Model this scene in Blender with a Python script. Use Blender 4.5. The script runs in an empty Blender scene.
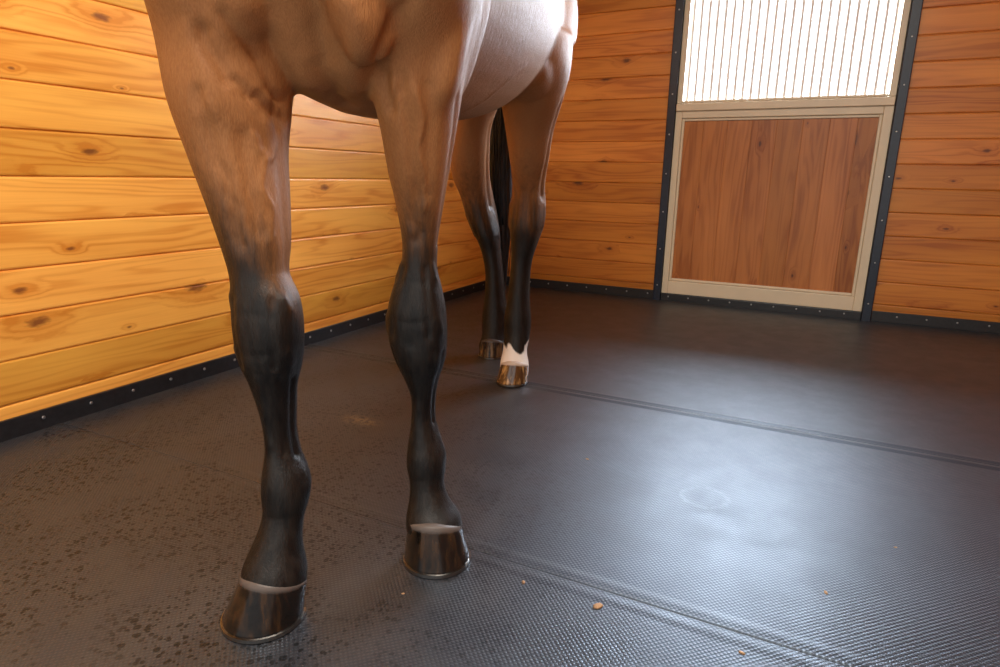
import bpy, numpy as np, math, random
from mathutils import Vector
random.seed(4); np.random.seed(4)
SC=bpy.context.scene; COL=SC.collection
SC.view_settings.view_transform='Standard'
# ------------------------------------------------------------------ camera
H=.78; F_=625.5; PSI=.4571; PIT=.2451; ROL=.0187
def Rz(a): return np.array([[math.cos(a),-math.sin(a),0],[math.sin(a),math.cos(a),0],[0,0,1]])
def Rx(a): return np.array([[1,0,0],[0,math.cos(a),-math.sin(a)],[0,math.sin(a),math.cos(a)]])
CM=Rz(PSI)@Rx(math.pi/2-PIT)@Rz(ROL)
from mathutils import Matrix
cd=bpy.data.cameras.new("camera"); cam=bpy.data.objects.new("camera",cd); COL.objects.link(cam)
cd.sensor_width=36; cd.lens=36*F_/1000; cd.clip_start=.02
mw=Matrix([list(r)+[0] for r in CM]+[[0,0,0,1]]); mw.translation=Vector((0,0,H)); cam.matrix_world=mw
SC.camera=cam
FH=np.array([-math.sin(PSI),math.cos(PSI),0])
def U(u,v,D):
    d=CM@np.array([(u-500)/F_,-(v-333.5)/F_,-1]); t=D/(d@FH)
    return np.array([0,0,H])+d*t, t
# ------------------------------------------------------------------ node helpers
class N:
    def __init__(s,name):
        s.m=bpy.data.materials.new(name); s.m.use_nodes=True; s.t=s.m.node_tree; s.b=s.t.nodes["Principled BSDF"]
    def n(s,ty,**k):
        x=s.t.nodes.new(ty)
        for a,b in k.items(): setattr(x,a,b)
        return x
    def l(s,a,b): s.t.links.new(a,b)
    def set(s,inp,v):
        if isinstance(v,bpy.types.NodeSocket): s.l(v,inp)
        else: inp.default_value=v
    def math(s,op,a,b=None,c=None,clamp=False):
        x=s.n('ShaderNodeMath',operation=op,use_clamp=clamp); s.set(x.inputs[0],a)
        if b is not None: s.set(x.inputs[1],b)
        if c is not None: s.set(x.inputs[2],c)
        return x.outputs[0]
    def obj(s):
        return s.n('ShaderNodeTexCoord').outputs['Object']
    def sep(s,v):
        x=s.n('ShaderNodeSeparateXYZ'); s.l(v,x.inputs[0]); return x.outputs
    def comb(s,a,b,c):
        x=s.n('ShaderNodeCombineXYZ'); s.set(x.inputs[0],a); s.set(x.inputs[1],b); s.set(x.inputs[2],c); return x.outputs[0]
    def noise(s,v,scale,detail=3,rough=.5,dist=0):
        x=s.n('ShaderNodeTexNoise'); s.l(v,x.inputs['Vector']); x.inputs['Scale'].default_value=scale
        x.inputs['Detail'].default_value=detail; x.inputs['Roughness'].default_value=rough; x.inputs['Distortion'].default_value=dist
        return x.outputs['Fac']
    def mr(s,v,a,b,c=0.,d=1.,smooth=True):
        x=s.n('ShaderNodeMapRange',interpolation_type='SMOOTHSTEP' if smooth else 'LINEAR'); s.l(v,x.inputs[0])
        for i,q in zip((1,2,3,4),(a,b,c,d)): x.inputs[i].default_value=q
        return x.outputs[0]
    def mix(s,f,a,b,mode='MIX'):
        x=s.n('ShaderNodeMix',data_type='RGBA',blend_type=mode); s.set(x.inputs[0],f)
        for i,q in ((6,a),(7,b)):
            if isinstance(q,tuple): q=(*q,1) if len(q)==3 else q
            s.set(x.inputs[i],q)
        return x.outputs[2]
    def bump(s,h,strength,dist,prev=None):
        x=s.n('ShaderNodeBump'); x.inputs['Strength'].default_value=strength; x.inputs['Distance'].default_value=dist
        s.l(h,x.inputs['Height'])
        if prev is not None: s.l(prev,x.inputs['Normal'])
        return x.outputs[0]
    def out(s,color=None,rough=None,normal=None,**k):
        if color is not None: s.set(s.b.inputs['Base Color'],(*color,1) if isinstance(color,tuple) else color)
        if rough is not None: s.set(s.b.inputs['Roughness'],rough)
        if normal is not None: s.l(normal,s.b.inputs['Normal'])
        for a,b in k.items(): s.set(s.b.inputs[a.replace('_',' ')],b)
        return s.m
def wood(name,la,pa,p0,pitch,light,dark,knotc,seed=0,rough=.38,knots=.5,Ls=.30,kr=.075,spread=.35):
    m=N(name); S=m.sep(m.obj()); L=S[la]; P=S[pa]
    pr=m.math('DIVIDE',m.math('SUBTRACT',P,p0),pitch); pid=m.math('FLOOR',pr)
    wn=m.n('ShaderNodeTexWhiteNoise',noise_dimensions='1D'); m.l(m.math('ADD',pid,seed+.5),wn.inputs['W']); rnd=wn.outputs['Value']
    L2=m.math('ADD',L,m.math('MULTIPLY',rnd,17.))
    fr=m.math('SUBTRACT',pr,pid)
    kv=m.comb(m.math('DIVIDE',L2,Ls),m.math('ADD',fr,m.math('MULTIPLY',pid,7.)),0.)
    vo=m.n('ShaderNodeTexVoronoi',voronoi_dimensions='2D'); m.l(kv,vo.inputs['Vector']); vo.inputs['Scale'].default_value=1; vo.inputs['Randomness'].default_value=1.
    d=vo.outputs['Distance']; cs=m.sep(vo.outputs['Color'])
    on=m.math('GREATER_THAN',cs[0],1-knots)
    rad=m.math('MULTIPLY',m.math('ADD',.22,m.math('MULTIPLY',m.math('POWER',cs[1],1.5),1.8)),kr)
    wob=m.math('MULTIPLY',m.math('SUBTRACT',m.noise(kv,11.,3),.5),1.3)
    kd=m.math('ADD',m.math('DIVIDE',d,rad),wob)
    kn=m.math('MULTIPLY',m.mr(kd,.7,1.2,1.,0.),on)
    kcore=m.math('MULTIPLY',m.mr(kd,.3,.9,1.,.5),kn)
    halo=m.math('MULTIPLY',m.mr(kd,.8,4.5,1.,0.),on)
    gv=m.comb(m.math('MULTIPLY',L2,.7),m.math('MULTIPLY',P,8.),pid)
    g1=m.noise(gv,1.,3,.5)
    ph=m.math('ADD',m.math('MULTIPLY',P,24.),m.math('ADD',m.math('MULTIPLY',g1,9.),m.math('MULTIPLY',halo,1.3)))
    band=m.math('ADD',.5,m.math('MULTIPLY',m.math('SINE',m.math('MULTIPLY',ph,6.283)),.5))
    band=m.math('POWER',band,2.2)
    fib=m.noise(m.comb(m.math('MULTIPLY',L2,3.),m.math('MULTIPLY',P,230.),pid),1.,2,.6)
    big=m.noise(m.comb(m.math('MULTIPLY',L2,1.1),m.math('MULTIPLY',P,7.),m.math('ADD',pid,3.)),1.,2)
    f=m.math('ADD',m.math('MULTIPLY',band,m.mr(big,.3,.65,.14,.45)),m.math('ADD',m.math('MULTIPLY',fib,.34),m.math('MULTIPLY',m.math('SUBTRACT',big,.40),1.4)),clamp=True)
    f=m.math('ADD',f,m.math('MULTIPLY',halo,.35),clamp=True)
    c=m.mix(f,light,dark)
    c=m.mix(m.math('MULTIPLY',kcore,.92),c,knotc)
    br=m.math('ADD',1-spread/2,m.math('MULTIPLY',rnd,spread))
    c=m.mix(1.,c,m.comb(br,br,m.math('MULTIPLY',br,br)),'MULTIPLY')
    nb=m.bump(m.math('ADD',m.math('MULTIPLY',band,.3),fib),.2,.001)
    return m.out(c,m.mr(fib,.2,.8,rough-.06,rough+.08),nb,Specular_IOR_Level=.4)
PI=.132; P0=.097
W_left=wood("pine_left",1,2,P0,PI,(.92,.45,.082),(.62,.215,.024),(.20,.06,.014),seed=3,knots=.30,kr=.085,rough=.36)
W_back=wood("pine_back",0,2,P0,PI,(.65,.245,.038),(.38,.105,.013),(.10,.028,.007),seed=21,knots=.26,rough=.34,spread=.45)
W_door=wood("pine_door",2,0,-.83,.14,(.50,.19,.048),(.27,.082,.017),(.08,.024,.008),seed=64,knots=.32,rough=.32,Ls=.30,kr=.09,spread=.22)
W_ceil=wood("pine_ceiling",1,0,0,.14,(.6,.36,.15),(.42,.22,.08),(.1,.04,.02),seed=80)
def simple(name,col,rough,metal=0,nz=0,ns=60,bp=.12,**k):
    m=N(name); v=m.obj(); n=m.noise(v,ns,4,.6)
    c=m.mix(m.mr(n,.3,.7),tuple(x*(1-nz) for x in col),tuple(min(1,x*(1+nz)) for x in col))
    return m.out(c,rough,m.bump(n,bp,.001) if bp else None,Metallic=float(metal),**k)
M_black=simple("black_rubber_strip",(.012,.012,.014),.38,0,.3)
M_steel=simple("dark_blue_painted_steel",(.010,.016,.032),.3,0,.2,bp=0)
M_cream=simple("cream_painted_frame",(.68,.58,.42),.38,0,.03,6,bp=0)
M_bar=simple("cream_bar",(.96,.95,.91),.45,0,.02,bp=0)
M_screw=simple("screw_metal",(.45,.45,.45),.3,1,.1)
M_conc=simple("concrete",(.22,.21,.2),.8,0,.2,8)
M_chip=simple("straw_chip",(.36,.22,.12),.8,0,.3)
# ------------------------------------------------------------------ mesh helpers
def mk(name,vs,fs,mat=None,smooth=False,parent=None,kind=None,**props):
    me=bpy.data.meshes.new(name); me.from_pydata([tuple(map(float,v)) for v in vs],[],fs); me.update()
    o=bpy.data.objects.new(name,me); COL.objects.link(o)
    if mat: me.materials.append(mat)
    if smooth: me.polygons.foreach_set('use_smooth',[True]*len(me.polygons))
    if parent: o.parent=parent; 
    if kind: o["kind"]=kind
    for a,b in props.items(): o[a]=b
    return o
def boxes(lst,bev=0):
    vs=[];fs=[]
    for (x0,x1,y0,y1,z0,z1) in lst:
        b=len(vs)
        vs+=[(x,y,z) for z in (z0,z1) for y in (y0,y1) for x in (x0,x1)]
        fs+=[[b+i for i in q] for q in ((0,2,3,1),(4,5,7,6),(0,1,5,4),(2,6,7,3),(0,4,6,2),(1,3,7,5))]
    return vs,fs
def bevel(o,w=.003,seg=2):
    m=o.modifiers.new("bevel",'BEVEL'); m.width=w; m.segments=seg; m.limit_method='ANGLE'; return o
XL=-2.0698; YB=4.2113; XR=2.25; YN=-1.6; ZC=2.75; ZF=-.017
def planks(vs,fs,axis,face,sgn,a0,a1,z0,z1,th=.03):
    prof=[]; z=P0+PI*math.floor((z0-P0)/PI)
    c=.0045;g=.007
    while z<z1-1e-6:
        lo=max(z,z0); hi=min(z+PI,z1)
        if hi-lo>.02:
            if lo>z0+1e-6: prof.append((-g,lo+.0006)); prof.append((-.0012,lo+c*.7)); prof.append((0,lo+c*1.6))
            else: prof.append((0,lo))
            if hi<z1-1e-6: prof+= [(0,hi-c*1.6),(-.0012,hi-c*.7),(-g,hi-.0006)]
            else: prof.append((0,hi))
        z+=PI
    prof=[(-th,z0)]+prof+[(-th,z1)]
    b=len(vs); n=len(prof)
    for a in (a0,a1):
        for (d,zz) in prof:
            q=face+sgn*d
            vs.append((q,a,zz) if axis=='y' else (a,q,zz))
    for i in range(n):
        j=(i+1)%n; fs.append([b+i,b+j,b+n+j,b+n+i])
    fs.append([b+i for i in range(n)]); fs.append([b+n+i for i in range(n)][::-1])
vs,fs=[],[]; planks(vs,fs,'y',XL,1,YN,YB+.03,ZF,ZC); mk("wall_left",vs,fs,W_left,kind="structure")
DX0,DX1=-.915,.365   # door opening incl. posts
DH=2.2
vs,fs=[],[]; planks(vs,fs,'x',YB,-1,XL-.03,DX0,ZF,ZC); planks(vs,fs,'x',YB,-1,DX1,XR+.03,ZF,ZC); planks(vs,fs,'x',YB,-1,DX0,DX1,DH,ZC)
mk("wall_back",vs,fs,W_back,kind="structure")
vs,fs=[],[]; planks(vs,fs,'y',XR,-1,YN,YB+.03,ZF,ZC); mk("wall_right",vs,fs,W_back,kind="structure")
mk("ceiling",*boxes([(XL-.03,XR+.03,YN,YB+.03,ZC,ZC+.03)]),W_ceil,kind="structure")
mk("floor",*boxes([(XL-.03,XR+.03,YN-.5,YB+1.6,-.06,-.016)]),M_conc,kind="structure")
# base strips with screws
def screw_mesh():
    vs=[];fs=[];n=10;R=.0055
    prof=[(R,0),(R,.0015),(R*.75,.0032),(R*.3,.0038)]
    for r,h in prof:
        for i in range(n):
            a=2*math.pi*i/n; vs.append((r*math.cos(a),r*math.sin(a),h))
    for k in range(3):
        for i in range(n): j=(i+1)%n; fs.append([k*n+i,k*n+j,(k+1)*n+j,(k+1)*n+i])
    fs.append([3*n+i for i in range(n)])
    me=bpy.data.meshes.new("screw"); me.from_pydata(vs,[],fs); me.materials.append(M_screw); return me
SM=screw_mesh()
def screw(parent,loc,rot,s=1):
    o=bpy.data.objects.new("screw",SM); COL.objects.link(o); o.location=loc; o.rotation_euler=rot; o.parent=parent; o.scale=(s,s,s)
bl=bevel(mk("baseboard_left",*boxes([(XL+.0005,XL+.012,YN,YB-.012,ZF+.001,.058)]),M_black,kind="structure"),.002)
y=1.0
while y<YB-.05: screw(bl,(XL+.012,y,.034),(0,math.pi/2,0)); y+=.145
bb=bevel(mk("baseboard_back",*boxes([(XL+.0005,DX0-.003,YB-.012,YB-.0005,ZF+.001,.058),(DX1+.003,XR-.001,YB-.012,YB-.0005,ZF+.001,.058)]),M_black,kind="structure"),.002)
x=XL+.1
while x<XR-.9:
    if not(DX0-.03<x<DX1+.03): screw(bb,(x,YB-.012,.034),(math.pi/2,0,0))
    x+=.145
# ------------------------------------------------------------------ door
door=bpy.data.objects.new("door_1",None); COL.objects.link(door); door["kind"]="structure"; door.location=(0,0,0)
po=[(DX0,DX0+.05,DX0+.02,DX0+.075),(DX1-.05,DX1,DX1-.075,DX1-.02)]
for a,b,c_,d_ in po:
    p=bevel(mk("door_post",*boxes([(a,b,YB-.035,YB+.05,ZF+.001,DH),(c_,d_,YB+.032,YB+.06,ZF+.001,DH)]),M_steel,parent=door),.004)
    z=.1
    while z<DH: screw(p,((a+b)/2,YB-.035,z),(math.pi/2,0,0),.9); z+=.24
th=bevel(mk("door_threshold",*boxes([(DX0+.05,DX1-.05,YB-.02,YB+.05,ZF+.001,.045)]),M_black,parent=door),.003)
x=DX0+.1
while x<DX1-.06: screw(th,(x,YB-.02,.026),(math.pi/2,0,0)); x+=.13
X0,X1=DX0+.052,DX1-.052; ZR=1.246
SW=.048; BW=.085
def frame(name,x0,x1,z0,z1,wl,wr,wb,wt,y0,y1,mat):
    o=mk(name,*boxes([(x0,x0+wl,y0,y1,z0,z1),(x1-wr,x1,y0,y1,z0,z1),(x0+wl,x1-wr,y0,y1,z0,z0+wb),(x0+wl,x1-wr,y0,y1,z1-wt,z1)]),mat,parent=door)
    return bevel(o,.004)
frame("door_frame",X0,X1,.047,ZR,.04,SW,BW,.09,YB-.018,YB+.03,M_cream)
frame("door_frame_lip",X0+.04,X1-SW,.048+BW,ZR-.09,.016,.016,.016,.016,YB-.006,YB+.02,M_cream)
bevel(mk("door_rail",*boxes([(X0+.002,X1-.002,YB-.034,YB-.0185,ZR-.048,ZR-.004)]),M_cream,parent=door),.005,3)
prof=[]
q=-.83-.14*5
while q<X1:
    lo=max(q,X0+.04);hi=min(q+.14,X1-SW)
    if hi-lo>.005: prof+=[(lo+.0003,.0015),(lo+.0015,.0),(hi-.0015,.0),(hi-.0003,.0015)]
    q+=.14
vs,fs=[],[]
for zz in (.048+BW,ZR-.09):
    for (a,d) in prof: vs.append((a,YB+.004+d,zz))
    for (a,d) in prof[::-1]: vs.append((a,YB+.02,zz))
k=len(prof)*2
for i in range(k): fs.append([i,(i+1)%k,k+(i+1)%k,k+i])
mk("door_panel",vs,fs,W_door,parent=door)
frame("grille_frame",X0,X1,ZR+.001,DH,.035,.035,.014,.05,YB-.012,YB+.025,M_cream)
nb=24
barm=None
for i in range(nb):
    x=X0+.035+(X1-X0-.07)*(i+.5)/nb
    if barm is None:
        R=.0088;nn=12
        v=[(R*math.cos(2*math.pi*j/nn),R*math.sin(2*math.pi*j/nn),z) for z in (ZR+.012,DH-.04) for j in range(nn)]
        f=[[j,(j+1)%nn,nn+(j+1)%nn,nn+j] for j in range(nn)]
        bo=mk("grille_bar",v,f,M_bar,True,parent=door); barm=bo.data
    else:
        bo=bpy.data.objects.new("grille_bar",barm); COL.objects.link(bo); bo.parent=door
    bo.location=(x,YB+.006,0)
mk("door_lintel",*boxes([(DX0+.05,DX1-.05,YB-.02,YB+.05,DH-.0005,DH+.03)]),M_steel,parent=door)
# ------------------------------------------------------------------ rubber mats
m=N("black_stall_mat"); v=m.obj(); S=m.sep(v)
rot=m.n('ShaderNodeMapping'); m.l(v,rot.inputs[0]); rot.inputs['Rotation'].default_value=(0,0,.785)
vo=m.n('ShaderNodeTexVoronoi',voronoi_dimensions='2D'); m.l(rot.outputs[0],vo.inputs['Vector']); vo.inputs['Scale'].default_value=140; vo.inputs['Randomness'].default_value=.1
dots=m.mr(vo.outputs['Distance'],.15,.5,1,0)
big=m.noise(v,1.6,4,.6); med=m.noise(v,9,5,.65); fine=m.noise(v,60,4,.6)
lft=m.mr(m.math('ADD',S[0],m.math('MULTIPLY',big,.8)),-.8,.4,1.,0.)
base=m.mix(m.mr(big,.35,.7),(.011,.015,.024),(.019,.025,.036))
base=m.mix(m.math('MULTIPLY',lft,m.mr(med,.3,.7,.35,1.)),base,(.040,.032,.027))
base=m.mix(m.math('MULTIPLY',dots,.30),base,(.062,.062,.066))
reg=m.math('MULTIPLY',m.mr(m.math('ADD',S[0],m.math('MULTIPLY',S[1],.45)),-.45,.40,1.,0.),m.mr(m.noise(v,5.,3),.36,.54))
drop=None
for sc,sz in ((50,.42),(86,.5)):
    v2=m.n('ShaderNodeTexVoronoi',voronoi_dimensions='2D'); m.l(v,v2.inputs['Vector']); v2.inputs['Scale'].default_value=sc; v2.inputs['Randomness'].default_value=1
    cs=m.sep(v2.outputs['Color'])
    dd=m.mr(m.math('DIVIDE',v2.outputs['Distance'],m.math('MULTIPLY',m.math('POWER',cs[0],2.),sz)),.7,1.,1.,0.)
    drop=dd if drop is None else m.math('MAXIMUM',drop,dd)
drop=m.math('MULTIPLY',drop,reg)
base=m.mix(m.math('MULTIPLY',drop,.85),base,(.004,.004,.004))
def ringm(cx,cy,r,w,sx=1.):
    a=m.math('MULTIPLY',m.math('SUBTRACT',S[0],cx),sx); b=m.math('SUBTRACT',S[1],cy)
    d=m.math('SQRT',m.math('ADD',m.math('MULTIPLY',a,a),m.math('MULTIPLY',b,b)))
    d=m.math('ADD',d,m.math('MULTIPLY',m.math('SUBTRACT',med,.5),.03))
    return m.mr(m.math('ABSOLUTE',m.math('SUBTRACT',d,r)),w*.2,w,1.,0.)
rg=m.math('ADD',m.math('MULTIPLY',ringm(-.163,1.53,.055,.012),.8),m.math('MULTIPLY',ringm(-.75,1.75,.06,.01),.5),clamp=True)
rg=m.math('ADD',rg,m.math('MULTIPLY',ringm(-.45,3.05,.07,.012),.5),clamp=True)
rg=m.math('ADD',rg,m.math('MULTIPLY',ringm(-1.05,2.95,.065,.010),.5),clamp=True)
rg=m.math('MULTIPLY',rg,m.mr(fine,.40,.65))
base=m.mix(m.math('MULTIPLY',rg,.22),base,(.2,.2,.22))
st=m.math('MULTIPLY',ringm(-1.25,1.52,.0,.05,.5),m.mr(fine,.4,.6))
base=m.mix(m.math('MULTIPLY',st,.6),base,(.28,.2,.09))
rough=m.math('ADD',m.mr(med,.3,.7,.29,.37),m.math('MULTIPLY',fine,.08))
nb_=m.bump(dots,.42,.0011); nb_=m.bump(med,.08,.004,nb_); nb_=m.bump(m.noise(v,2.5,2),.12,.02,nb_)
M_mat=m.out(base,rough,nb_,Specular_IOR_Level=m.math('SUBTRACT',1.,m.math('MULTIPLY',drop,.4)),Specular_Tint=(.68,.83,1.,1.))
seams=[YN,-.05,1.052,2.128,YB-.021]
hts=[.0,.0,.0010,.0045,.0]
for i in range(4):
    a,b=seams[i]+.0004,seams[i+1]-.0004; ha,hb=hts[i],hts[i+1]
    prof=[(a,-.014),(a,-.0010),(a+.003,ha*.2),(a+.008,ha*.3),(a+.018,ha),(a+.026,ha),(a+.04,0),(a+.06,0.0),(b-.06,0.0),(b-.04,0),(b-.026,hb),(b-.018,hb),(b-.008,hb*.3),(b-.003,hb*.2),(b,-.0010),(b,-.014)]
    vs=[];k=len(prof);nx=24
    for j in range(nx+1):
        x=XL+.0135+(XR-XL-.03)*j/nx
        for (yy,zz) in prof: vs.append((x,yy,zz-.0015))
    fs=[]
    for j in range(nx):
        for q in range(k): fs.append([j*k+q,j*k+(q+1)%k,(j+1)*k+(q+1)%k,(j+1)*k+q])
    fs.append(list(range(k))); fs.append([nx*k+q for q in range(k)][::-1])
    mk("rubber_mat",vs,fs,M_mat,group="black rubber stall mats",category="floor mat",label="large black textured rubber mat butted against its neighbour")
# debris
def chip(x,y,s,seed,lab):
    r=random.Random(seed); vs=[];n=9
    for k,(sc,z) in enumerate(((1,0),(1.05,.35),(.6,.7))):
        for i in range(n):
            a=2*math.pi*i/n; q=s*sc*(.8+.4*r.random())
            vs.append((q*math.cos(a)*1.3,q*math.sin(a)*.8,z*s*.8))
    fs=[[k*n+i,k*n+(i+1)%n,(k+1)*n+(i+1)%n,(k+1)*n+i] for k in (0,1) for i in range(n)]+[[2*n+i for i in range(n)],list(range(n))[::-1]]
    o=mk("debris_crumb",vs,fs,M_chip,True,category="debris",label=lab,group="crumbs on the mats"); o.location=(x,y,-.0014); o.rotation_euler=(0,0,seed)
for i,(x,y,s) in enumerate([(-.276,1.0,.008),(-.43,1.0,.004),(-.02,1.0,.004),(-.62,.86,.003),(.11,1.25,.004),(-.5,1.6,.004),(.25,1.5,.003),(-.9,1.35,.004)]):
    chip(x,y,s,i+1,"small brown crumb of bedding lying on rubber mat")
# ------------------------------------------------------------------ HORSE
O=np.array([-.912,1.557,0]); FX=np.array([.267,-.9637,0]); LY=np.array([.9637,.267,0])
def Lc(x,y,z): return O+FX*x+LY*y+np.array([0,0,z])
BV=[];BF=[]
def loft(rings,n=28,V=None,Fc=None):
    V=BV if V is None else V; Fc=BF if Fc is None else Fc
    b=len(V)
    for (c,A,B,*e) in rings:
        p=e[0] if e else 1.
        for i in range(n):
            a=2*math.pi*i/n; ca,sa=math.cos(a),math.sin(a)
            V.append(c+A*math.copysign(abs(ca)**p,ca)+B*math.copysign(abs(sa)**p,sa))
    for k in range(len(rings)-1):
        for i in range(n):
            j=(i+1)%n; Fc.append([b+k*n+i,b+k*n+j,b+(k+1)*n+j,b+(k+1)*n+i])
    Fc.append([b+i for i in range(n)][::-1]); Fc.append([b+(len(rings)-1)*n+i for i in range(n)])
def spline(rows,m):
    R=[np.array(r,float) for r in rows]; out=[]
    for i in range(len(R)-1):
        p0=R[max(i-1,0)];p1=R[i];p2=R[i+1];p3=R[min(i+2,len(R)-1)]
        for k in range(m):
            t=k/m; out.append(.5*((2*p1)+(-p0+p2)*t+(2*p0-5*p1+4*p2-p3)*t*t+(-p0+3*p1-3*p2+p3)*t**3))
    out.append(R[-1]); return out
def leg(rows,D0):
    pts=[]
    for (v,ul,ur,dD,ra,*e) in rows:
        D=D0+dD; P,t=U((ul+ur)/2,v,D); hw=(ur-ul)/2/F_*t
        vd=np.array([P[0],P[1],0]); vd/=np.linalg.norm(vd)
        c=abs(vd@FX); s=math.sqrt(max(0,1-c*c))
        w=hw/math.sqrt(c*c+ra*ra*s*s)
        pts.append([*P,w,w*ra,e[0] if e else 1.])
    return pts
def addleg(pts):
    loft([(r[:3],LY*r[3],FX*r[4],r[5]) for r in spline(pts,4)],32)
# v, uL, uR, depth offset, fore-aft ratio, squareness of the section
RF=[(40,162,290,.15,1.15),(100,173,291,.13,1.2),(150,190,287,.12,1.2),(200,208,289,.105,1.15),(242,222,290,.095,1.08),(272,231,288,.085,1.0,.95),(295,235,296,.075,.95,.78),(318,236,300,.07,.92,.75),(342,239,301,.07,.95,.75),(364,244,300,.072,1.05,.8),(385,252,297,.075,1.15,.9),(407,259,297,.077,1.35),(430,264,297,.077,1.45),(452,265,301,.073,1.32),(470,263,308,.066,1.18),(486,262,311,.062,1.1),(503,263,308,.055,1.05),(520,262,303,.045,1.0),(545,252,302,.03,1.05),(566,243,306,.017,1.06),(584,245,306,.012,1.04),(598,250,302,.01,1.)]
LF=[(60,370,468,.03,1.3),(100,374,462,.03,1.3),(130,381,457,.03,1.25),(170,388,450,.035,1.2),(200,395,445,.04,1.15),(240,402,439,.045,1.1),(266,401,437,.045,1.05,.95),(287,394,441,.045,.95,.78),(310,389,445,.045,.92,.75),(336,390,446,.048,.95,.75),(358,396,445,.05,1.05,.8),(378,405,439,.055,1.2,.9),(396,411,436,.06,1.45),(420,411,436,.06,1.5),(438,409,441,.057,1.3),(453,407,446,.053,1.18),(468,407,446,.048,1.12),(483,410,444,.038,1.05),(500,409,450,.028,1.02),(518,406,461,.016,1.05),(534,408,461,.01,1.04),(550,412,458,.01,1.)]
LHr=[(40,492,574,-.16,1.7),(70,490,571,-.17,1.6),(100,500,563,-.12,1.5),(130,505,554,-.04,1.45),(160,509,549,.03,1.45),(185,512,545,.10,1.5),(205,511,546,.135,1.7,.85),(225,510,544,.13,1.7,.8),(242,511,538,.11,1.5,.9),(262,511,532,.095,1.35),(285,509,530,.09,1.35),(303,507,530,.085,1.3),(318,504,531,.08,1.15),(335,504,530,.07,1.15),(350,503,527,.045,1.15),(364,500,529,.015,1.0),(376,501,528,.0,1.)]
RHr=[(90,460,505,-.16,1.7),(125,455,492,-.06,1.6),(150,450,490,.02,1.5),(175,452,490,.09,1.5),(195,460,493,.14,1.6,.88),(215,467,497,.15,1.7,.8),(235,475,500,.12,1.5,.9),(250,481,501,.11,1.4),(270,485,503,.10,1.35),(293,485,505,.09,1.3),(308,483,507,.08,1.15),(322,482,508,.07,1.15),(335,482,505,.04,1.15),(345,479,506,.015,1.0),(353,480,505,.0,1.)]
pRF=leg(RF,.969); pLF=leg(LF,1.155); pLH=leg(LHr,2.34); pRH=leg(RHr,2.70)
def ext(pts,extra):
    return [list(Lc(x,y,z))+[w,l,1.] for (x,y,z,w,l) in extra]+pts
addleg(ext(pRF,[(.62,-.175,1.50,.06,.10),(.68,-.19,1.36,.085,.15),(.74,-.20,1.20,.095,.16),(.74,-.195,1.08,.10,.15)]))
addleg(ext(pLF,[(.58,.09,1.50,.06,.10),(.63,.115,1.36,.085,.15),(.66,.125,1.20,.09,.17),(.64,.12,1.08,.09,.16)]))
addleg(ext(pLH,[(-.72,.13,1.50,.09,.18),(-.68,.14,1.38,.12,.24),(-.58,.15,1.25,.12,.25)]))
addleg(ext(pRH,[(-.72,-.13,1.50,.10,.18),(-.74,-.14,1.38,.13,.24),(-.74,-.14,1.22,.135,.24),(-.72,-.135,1.08,.12,.20)]))
# trunk
T=[(.85,-.05,1.26,.05,.08),(.83,-.05,1.24,.12,.17),(.78,-.05,1.225,.165,.23),(.72,-.05,1.22,.195,.30),(.60,-.045,1.235,.22,.34),(.45,-.035,1.245,.24,.355),(.20,-.01,1.245,.25,.34),(-.08,0,1.25,.255,.31),(-.30,0,1.275,.245,.28),(-.50,0,1.30,.235,.265),(-.70,0,1.32,.235,.26),(-.86,0,1.31,.215,.25),(-.98,0,1.29,.165,.21),(-1.05,0,1.28,.08,.12)]
loft([(Lc(r[0],r[1],r[2]),LY*r[3],np.array([0,0,r[4]])) for r in spline(T,4)],40)
Z=np.array([0,0,1.])
def muscle(a,b,ra,rb,n=9,fl=.8):
    a=np.array(a);b=np.array(b);d=b-a;L=np.linalg.norm(d);d/=L
    s=np.cross(d,Z if abs(d[2])<.9 else LY); s/=np.linalg.norm(s); t=np.cross(d,s); rs=[]
    for k in range(n+1):
        f=k/n; r=(ra*(1-f)+rb*f)*math.sqrt(max(.02,1-(2*f-1)**4)); rs.append((a+d*L*f,s*r,t*r*fl))
    loft(rs,16)
muscle(Lc(.80,-.085,1.24),Lc(.785,-.16,.93),.085,.055)
muscle(Lc(.79,-.01,1.24),Lc(.74,.07,.94),.085,.055)
muscle(Lc(.75,-.055,1.02),Lc(.50,-.04,.93),.07,.09)
muscle(Lc(.74,-.26,1.16),Lc(.80,-.215,.90),.06,.035)
muscle(Lc(.62,.175,1.18),Lc(.66,.145,.88),.06,.035)
muscle(Lc(.50,.16,1.16),Lc(.55,.115,.90),.075,.05)
muscle(Lc(-.18,.14,1.12),Lc(-.50,.14,1.04),.09,.09)
muscle(Lc(-.18,-.14,1.12),Lc(-.60,-.14,1.04),.09,.09)
# point of hock
for P,k in ((pLH,6),(pRH,4)):
    c=np.array(P[k][:3]); muscle(c-FX*.035+Z*.06,c-FX*.045-Z*.05,.024,.02)
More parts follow.
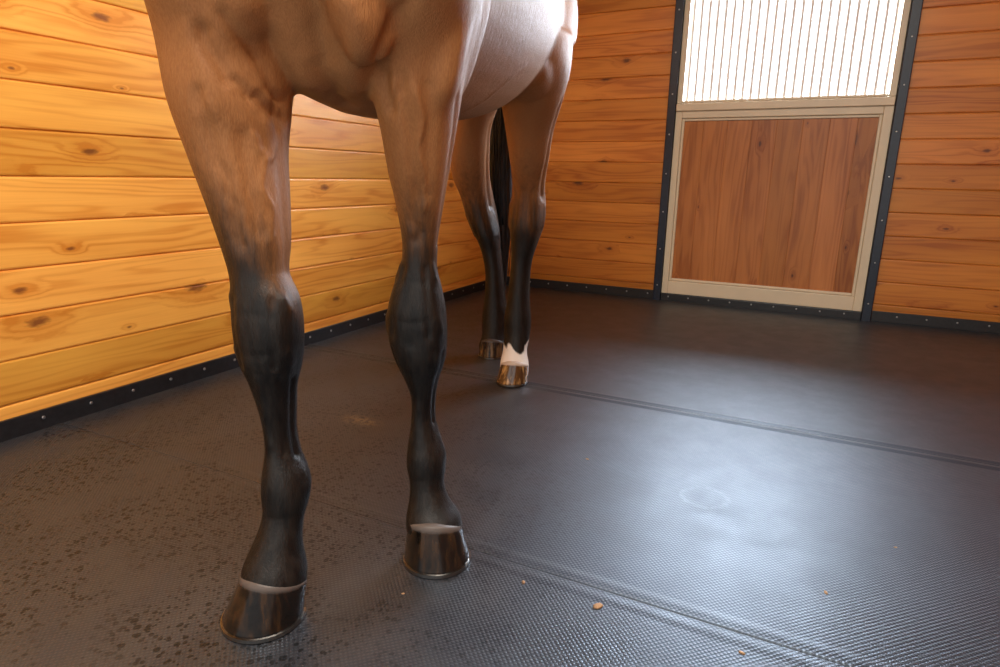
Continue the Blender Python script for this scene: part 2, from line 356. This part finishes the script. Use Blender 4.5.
# neck & head
NK=[(.62,-.04,1.36,.15,.27),(.80,-.03,1.47,.125,.235),(.98,-.02,1.63,.10,.185),(1.14,-.01,1.79,.085,.15),(1.26,0,1.92,.075,.13)]
nu=(FX*-.78+Z*.62)
loft([(Lc(*r[:3]),LY*r[3],nu*r[4]) for r in spline(NK,5)],28)
HD=[(1.20,0,1.97,.06,.09),(1.27,0,1.93,.095,.13),(1.35,0,1.86,.10,.135),(1.44,0,1.75,.085,.105),(1.53,0,1.63,.062,.078),(1.60,0,1.53,.055,.062),(1.66,0,1.46,.055,.055),(1.70,0,1.41,.035,.035)]
hu=(FX*.78+Z*.62); 
loft([(Lc(*r[:3]),LY*r[3],hu*r[4]) for r in spline(HD,5)],24)
for s in (-1,1):
    ER=[(1.24,s*.055,2.0,.03,.02),(1.235,s*.065,2.05,.032,.018),(1.235,s*.07,2.10,.022,.013),(1.24,s*.065,2.145,.006,.006)]
    loft([(Lc(*r[:3]),LY*r[3],FX*r[4]) for r in spline(ER,3)],12)
horse=bpy.data.objects.new("horse",None); COL.objects.link(horse); horse.location=tuple(O); horse.empty_display_size=.2
horse["category"]="horse"; horse["label"]="brown bay horse with black legs and one white sock"
def hp(o): o.parent=horse; o.location=tuple(-O); return o
raw=mk("raw",BV,BF); md=raw.modifiers.new("r",'REMESH'); md.mode='VOXEL'; md.voxel_size=.0044
ms=raw.modifiers.new("s",'SMOOTH'); ms.factor=.5; ms.iterations=6
dg=bpy.context.evaluated_depsgraph_get(); me=bpy.data.meshes.new_from_object(raw.evaluated_get(dg)); bpy.data.objects.remove(raw)
n=len(me.vertices); co=np.empty(n*3); me.vertices.foreach_get('co',co); co=co.reshape(-1,3)
ed=np.empty(len(me.edges)*2,int); me.edges.foreach_get('vertices',ed); ed=ed.reshape(-1,2)
deg=np.maximum(np.bincount(ed.ravel(),minlength=n),1)[:,None]
def lap(c,wt,it):
    for _ in range(it):
        s=np.zeros_like(c)
        for k in range(3): s[:,k]=np.bincount(ed[:,0],c[ed[:,1],k],n)+np.bincount(ed[:,1],c[ed[:,0],k],n)
        c=c+(s/deg-c)*.5*wt
    return c
wt=np.clip((co[:,2]-.78)/.10,0,1)[:,None]; head=np.clip((1.75-co[:,2])/.1,0,1)[:,None]
co=lap(co,wt*head,30)
def setco():
    global no
    me.vertices.foreach_set('co',co.ravel()); me.update()
    q=np.empty(n*3); me.vertices.foreach_get('normal',q); no=q.reshape(-1,3)
setco()
lx=(co-O)@FX; ly=(co-O)@LY; lz=co[:,2].copy()
D=np.zeros(n)
def line(pts,r,amp):
    global D
    best=np.full(n,9.)
    for a,b in zip(pts[:-1],pts[1:]):
        a=np.array(a);b=np.array(b);ab=b-a;L2=ab@ab
        if L2<1e-9: continue
        t=np.clip(((co-a)@ab)/L2,0,1)
        best=np.minimum(best,np.linalg.norm(co-(a+t[:,None]*ab),axis=1))
    D+=amp*np.exp(-(best/r)**2)
def sp(pts,k,ang,s=1.0):
    i=int(k); f=k-i; r=np.array(pts[i])*(1-f)+np.array(pts[min(i+1,len(pts)-1)])*f
    a=math.radians(ang); p=r[5]; ca,sa=math.cos(a),math.sin(a)
    return r[:3]+LY*r[3]*math.copysign(abs(ca)**p,ca)*s+FX*r[4]*math.copysign(abs(sa)**p,sa)*s
cc_=(co-np.array([0,0,H]))@CM; dep=-cc_[:,2]; dep[dep<.05]=1e9
su=500+F_*cc_[:,0]/dep; sv=333.5-F_*cc_[:,1]/dep
def surf(path,sub=4):
    out=[]
    P=spline([(a,b) for a,b in path],sub)
    for u,v in P:
        w=np.where((abs(su-u)<5)&(abs(sv-v)<5))[0]
        if len(w): out.append(co[w[np.argmin(dep[w])]])
    return out
def sl(path,r,amp):
    q=surf(path)
    if len(q)>1: line(q,r,amp)
# folds, muscle edges and veins traced on the near surface of the breast and legs
sl([(200,35),(232,78),(262,104),(288,122)],.010,-.009)
sl([(228,20),(262,64),(290,104)],.010,-.007)
sl([(262,92),(276,118),(284,135)],.005,-.004); sl([(272,84),(288,110),(291,128)],.005,-.004); sl([(250,98),(266,122)],.005,-.0035)
sl([(240,96),(262,128),(270,150)],.005,-.0025)
sl([(410,4),(392,40),(378,78),(384,112)],.013,-.011)
sl([(394,92),(382,112)],.005,-.003); sl([(404,80),(388,104)],.005,-.003)
sl([(312,6),(318,50),(332,92),(345,112)],.018,-.011)
sl([(255,8),(280,40),(300,85)],.025,.008); sl([(350,10),(352,50),(362,92)],.022,.008)
sl([(194,95),(216,150),(236,212),(244,250)],.010,-.006)
sl([(246,140),(254,190),(262,236)],.012,-.0055)
sl([(396,80),(408,140),(414,200),(416,245)],.010,-.006)
sl([(432,90),(434,140),(430,200)],.012,-.005)
sl([(258,138),(270,162),(266,188),(277,214),(274,246)],.0042,.0040); sl([(270,162),(282,148)],.004,.003)
sl([(420,96),(428,124),(421,150),(430,180),(427,214)],.0042,.0040)
sl([(530,70),(512,86),(488,106),(470,116)],.008,.002)
sl([(190,10),(205,60),(215,110)],.02,.006)
for P,inn in ((pRF,0),(pLF,180)):
    A=lambda q: (q if inn==0 else 180-q)
    line([sp(P,1,A(5)),sp(P,3,A(0)),sp(P,5,A(-10))],.012,-.005)
    line([sp(P,1,A(175)),sp(P,3,A(185)),sp(P,5,A(190))],.012,-.005)
    line([sp(P,6.7,A(60)),sp(P,6.6,A(90)),sp(P,6.7,A(120))],.006,-.0012)
    line([sp(P,8.2,A(60)),sp(P,8.3,A(90)),sp(P,8.2,A(120))],.006,-.0012)
    for a_,b_ in ((25,15),(155,165)):
        line([sp(P,6.0,A(a_)),sp(P,6.5,A(b_))],.008,.004); line([sp(P,8.2,A(a_)),sp(P,8.7,A(b_))],.008,.0035)
    line([sp(P,6.,A(52)),sp(P,8.8,A(56))],.006,-.0038); line([sp(P,6.,A(128)),sp(P,8.8,A(124))],.006,-.0038)
    line([sp(P,9.4,A(90)),sp(P,12.3,A(90))],.008,.003)
    for q in (5,175):
        line([sp(P,9.6,A(q)),sp(P,10.5,A(q)),sp(P,11.6,A(q)),sp(P,13.0,A(q))],.0058,-.0065)
        q3=q+38 if q<90 else q-38
        line([sp(P,9.4,A(q3)),sp(P,12.8,A(q3))],.005,-.0035)
        q2=q-40 if q<90 else q+40
        line([sp(P,9.6,A(q2)),sp(P,13.,A(q2))],.005,-.0035)
        line([sp(P,13.9,A(q-8 if q<90 else q+8)),sp(P,15.,A(q-8 if q<90 else q+8))],.009,.002)
    line([sp(P,16.3,A(30)),sp(P,16.3,A(90)),sp(P,16.3,A(150))],.008,-.0015)
for P in (pLH,pRH):
    k0=2 if P is pLH else 1
    line([sp(P,k0,0),sp(P,k0+2,10),sp(P,k0+3.5,20)],.014,-.009)
    line([sp(P,k0,180),sp(P,k0+2,170),sp(P,k0+3.5,160)],.014,-.009)
    line([sp(P,k0+4,10),sp(P,k0+5,10)],.014,.006); line([sp(P,k0+4,170),sp(P,k0+5,170)],.014,.006)
    for q in (0,180): line([sp(P,k0+6.5,q),sp(P,k0+8.7,q)],.007,-.005)
    line([sp(P,k0+3.2,60),sp(P,k0+5,60)],.010,-.005); line([sp(P,k0+3.2,120),sp(P,k0+5,120)],.010,-.005)
co=co+np.nan_to_num(D)[:,None]*no
co=lap(co,np.ones((n,1)),2)
setco()
me.polygons.foreach_set('use_smooth',[True]*len(me.polygons))
def ss(x,a,b): t=np.clip((x-a)/(b-a),0,1); return t*t*(3-2*t)
nz=np.sin(co[:,0]*61)*np.sin(co[:,1]*53+1)*np.sin(co[:,2]*37)*.5+np.sin(co[:,0]*140+co[:,2]*90)*.2
front=lx>.2
cR=(np.array(pRF[4][:3])-O)@LY; cL=(np.array(pLF[4][:3])-O)@LY
outer=np.where(ly<-.03,(cR-ly)/.05,(ly-cL)/.05); outer=np.clip(outer,-1,1)
fw=np.clip(no@FX,-1,1)
sh=np.where(ly<-.03,.045,.012)*outer+.05*fw
blk=np.where(front,1-ss(lz+nz*.01-sh,.46,.86),1-np.clip((lz+nz*.02-.05*fw-.41)/.50,0,1))
wh=((lx<-.2)&(lx>-.8)&(ly>-.02)&(lz<.3))*(1-ss(lz+nz*.045+.03*fw,.13,.185))
belly=ss(-no[:,2],.1,.8)*ss(lz,.75,.85)
at=me.color_attributes.new("coat",'FLOAT_COLOR','POINT')
arr=np.stack([blk,wh,belly,np.ones(n)],1).astype(np.float32); at.data.foreach_set('color',arr.ravel())
m=N("horse_coat"); v=m.obj(); a=m.n('ShaderNodeAttribute',attribute_name="coat"); c=m.sep(a.outputs['Color'])
S=m.sep(v); hv=m.comb(S[0],S[1],m.math('MULTIPLY',S[2],.22))
hair=m.noise(hv,420,3,.6); mott=m.noise(v,5,3,.5); h2=m.noise(hv,90,3,.6); h3=m.noise(hv,26,3,.6)
br=m.mix(m.mr(mott,.3,.7),(.37,.160,.057),(.42,.190,.072)); br=m.mix(m.math('MULTIPLY',m.mr(hair,.3,.7),.4),br,(.20,.075,.026))
br=m.mix(m.math('MULTIPLY',c[2],.2),br,(.48,.27,.13))
bk=m.mix(m.mr(h2,.3,.75),(.0035,.003,.003),(.015,.012,.010))
bm=m.mr(m.math('ADD',c[0],m.math('ADD',m.math('MULTIPLY',m.math('SUBTRACT',h2,.5),.4),m.math('MULTIPLY',m.math('SUBTRACT',h3,.5),.25))),.10,.86)
col=m.mix(bm,br,bk); col=m.mix(m.mr(m.math('ADD',c[1],m.math('MULTIPLY',m.math('SUBTRACT',h2,.5),.6)),.3,.7),col,(.82,.76,.70))
nb_=m.bump(hair,.6,.0016); nb_=m.bump(h2,.4,.003,nb_)
M_coat=m.out(col,m.math('SUBTRACT',m.mr(hair,.3,.7,.48,.62),m.math('MULTIPLY',bm,.10)),nb_,Specular_IOR_Level=m.mr(bm,0,1,.18,.34))
me.materials.clear(); me.materials.append(M_coat)
body=bpy.data.objects.new("body",me); COL.objects.link(body); hp(body)
# hooves
def hoofmat(name,light,dark,bandc):
    m=N(name); v=m.obj(); S=m.sep(v)
    n1=m.noise(m.comb(m.math('MULTIPLY',S[0],60.),m.math('MULTIPLY',S[1],60.),m.math('MULTIPLY',S[2],6.)),1.,3,.6)
    n2=m.noise(v,24.,2,.5)
    c=m.mix(m.mr(m.math('ADD',m.math('MULTIPLY',n1,.75),m.math('MULTIPLY',n2,.25)),.44,.66),dark,light)
    a=m.n('ShaderNodeAttribute',attribute_name="cor"); cc=m.sep(a.outputs['Color'])
    ce=m.math('ADD',cc[0],m.math('MULTIPLY',m.math('SUBTRACT',n1,.5),.05))
    c=m.mix(m.mr(ce,.86,.95),c,bandc)
    nb=m.bump(n2,.45,.006); nb=m.bump(n1,.10,.001,nb)
    r=m.math('ADD',.06,m.math('MULTIPLY',m.mr(ce,.85,.95),.45))
    return m.out(c,r,nb,Coat_Weight=m.mr(ce,.85,.93,.6,0.),Coat_Roughness=.04,Specular_IOR_Level=.5)
HM_d=hoofmat("dark_polished_hoof",(.050,.024,.009),(.007,.005,.004),(.10,.08,.07))
HM_b=hoofmat("brown_banded_hoof",(.22,.13,.06),(.02,.011,.007),(.08,.06,.05))
HM_l=hoofmat("striped_hoof",(.66,.38,.14),(.08,.036,.014),(.55,.44,.36))
M_shoe=simple("shoe_steel",(.30,.28,.26),.3,1,.1)
def hoof(cx,cy,ang,w,l,hh,mat,cor,label,ctop,z0=.0004):
    t=np.array([math.cos(ang),math.sin(ang),0]); s=np.array([-t[1],t[0],0]); c0=np.array([cx,cy,z0])
    vs=[];fs=[];n=36;K=14;att=[]
    cw,cl=ctop
    dc=np.array([cor[0]-cx,cor[1]-cy,0])
    for k in range(K+3):
        f=min(k/K,1)
        W=w+(cw-w)*f**.9; L=l+(cl-l)*f**.9
        e=max(0,k-K)
        W-=.004*e*e; L-=.004*e*e
        for i in range(n):
            a=2*math.pi*i/n; ca,sa=math.cos(a),math.sin(a)
            xx=ca*L if ca>0 else -(abs(ca)**.75)*L*.88
            yy=math.copysign(abs(sa)**.85 if ca<0 else abs(sa),sa)*W*(1 if ca>0 else 1-.10*abs(ca))
            top=hh*(1-.26*(1-ca)/2*1.6)
            if ca<-.8: xx+=.010*(1-f)*(-ca-.8)/.2*1.2
            z=.006+f*(top-.006)+.0022*e
            p=c0+dc*f+t*xx+s*yy+Z*z; vs.append(p); att.append(f)
    for k in range(K+2):
        for i in range(n): j=(i+1)%n; fs.append([k*n+i,k*n+j,(k+1)*n+j,(k+1)*n+i])
    fs.append(list(range(n))[::-1]); fs.append([(K+2)*n+i for i in range(n)])
    o=mk("hoof",vs,fs,mat,True); at=o.data.color_attributes.new("cor",'FLOAT_COLOR','POINT')
    at.data.foreach_set('color',np.array([[q,q,q,1] for q in att],np.float32).ravel()); hp(o); o["label"]=label
    vs=[];fs=[]
    idx=[i for i in range(-13,14)]
    for i in idx:
        a=2*math.pi*i/n; ca,sa=math.cos(a),math.sin(a)
        xx=ca*l if ca>0 else -(abs(ca)**.75)*l*.88
        yy=math.copysign(abs(sa)**.85 if ca<0 else abs(sa),sa)*w
        for q,zz in ((1.01,0),(1.01,.0065),(.72,.0065),(.72,0)):
            vs.append(c0+t*xx*q+s*yy*q+Z*zz)
    for i in range(len(idx)-1):
        for q in range(4): fs.append([i*4+q,i*4+(q+1)%4,(i+1)*4+(q+1)%4,(i+1)*4+q])
    fs.append([0,1,2,3]); fs.append([len(vs)-4+q for q in (3,2,1,0)])
    sh=mk("horseshoe",vs,fs,M_shoe); sh.parent=o
fa=math.atan2(FX[1],FX[0])
hoof(-.806,.690,fa-.24,.072,.071,.097,HM_d,pRF[-2],"glossy dark polished hoof",(.055,.056))
hoof(-.622,.985,fa+.05,.069,.068,.100,HM_d,pLF[-2],"glossy dark polished hoof",(.055,.055))
hoof(-.985,2.115,fa+.0,.061,.068,.088,HM_l,pLH[-1],"striped tan hoof under white sock",(.052,.053),.0032)
hoof(-1.225,2.415,fa+.0,.061,.068,.084,HM_b,pRH[-1],"glossy brown banded hoof",(.051,.053))
# tail / mane hair
mh=N("black_tail_hair"); v=mh.obj(); S=mh.sep(v)
n1=mh.noise(mh.comb(mh.math('MULTIPLY',S[0],260.),mh.math('MULTIPLY',S[1],260.),mh.math('MULTIPLY',S[2],7.)),1.,3,.6)
M_hair=mh.out(mh.mix(mh.mr(n1,.3,.7),(.007,.009,.014),(.028,.034,.048)),.40,mh.bump(n1,.6,.003),Specular_IOR_Level=.5)
tv=[];tf=[]
def tube(path,r0,r1,n=5):
    k=len(path); rr=[]
    for i,p in enumerate(path):
        f=i/(k-1); r=(r0*(1-f)+r1*f); d=path[min(i+1,k-1)]-path[max(i-1,0)]; d=d/np.linalg.norm(d)
        a=np.cross(d,LY+.01); a/=np.linalg.norm(a); b=np.cross(d,a); rr.append((p,a*r,b*r))
    loft(rr,n,tv,tf)
spine=spline([Lc(-1.02,0,1.40),Lc(-1.12,-.03,1.30),Lc(-1.16,-.085,1.05),Lc(-1.165,-.095,.75),Lc(-1.16,-.085,.45),Lc(-1.15,-.075,.2)],5)
K=len(spine)
rad=[.03,.036,.042,.05,.056,.060,.064,.068,.07,.072,.072,.07,.068,.066,.064,.062,.060,.058,.054,.048,.042,.036,.030,.022,.014,.008]
loft([(np.array(p),LY*rad[min(i,25)]*.85,FX*rad[min(i,25)]*.7) for i,p in enumerate(spine)],24,tv,tf)
for q in range(120):
    a=random.random()*6.283; rr=.6+.5*random.random(); i0=random.randint(0,8); i1=random.randint(18,K-1); w=random.random()*6
    path=[]
    for i in range(i0,i1+1):
        k=rad[min(i,25)]*rr+.004; aa=a+.25*math.sin(i*.3+w)
        path.append(np.array(spine[i])+LY*math.cos(aa)*k*.9+FX*math.sin(aa)*k*.8)
    tube(path,.0035,.001)
t=mk("tail",tv,tf,M_hair,True); hp(t); t["label"]="long black tail hair"
tv=[];tf=[]
cr=spline([Lc(1.25,0,2.03),Lc(1.06,-.01,1.87),Lc(.88,-.02,1.72),Lc(.66,-.03,1.62)],12)
for i,p in enumerate(cr):
    for q in range(3):
        p0=np.array(p)+LY*(random.random()-.5)*.02-Z*.02; ln=.2+.12*random.random(); sd=LY*-(.10+.03*random.random())
        tube([p0,p0+sd*.45+Z*.02,p0+sd-Z*ln*.4,p0+sd*1.15-Z*ln],.006,.0015)
mn=mk("mane",tv,tf,M_hair,True); hp(mn)
M_eye=simple("dark_eye",(.012,.008,.006),.08)
for s in (-1,1):
    ev=[];ef=[]; c=Lc(1.36,s*.093,1.86); rs=[]
    for k in range(1,9):
        a=math.pi*k/9; rs.append((c-Z*.02*math.cos(a),LY*.014*math.sin(a),FX*.022*math.sin(a)))
    loft(rs,14,ev,ef); e=mk("eye",ev,ef,M_eye,True); hp(e)
# ------------------------------------------------------------------ light
def area(name,loc,rot,sx,sy,pw,col):
    l=bpy.data.lights.new(name,'AREA'); l.shape='RECTANGLE'; l.size=sx; l.size_y=sy; l.energy=pw; l.color=col
    o=bpy.data.objects.new(name,l); COL.objects.link(o); o.location=loc; o.rotation_euler=rot; return o
area("daylight",(-.35,YB+1.9,2.05),(-math.pi/2,0,0),3.6,2.5,1500,(.78,.88,1.0))
area("ceiling_fill",(-.3,.3,ZC-.05),(0,0,0),1.2,1.2,120,(1,.94,.84))  # unseen area light added under the ceiling as warm fill for the stall
w=bpy.data.worlds.new("world"); SC.world=w; w.use_nodes=True; bg=w.node_tree.nodes['Background']; bg.inputs[0].default_value=(1,.97,.93,1); bg.inputs[1].default_value=1.35
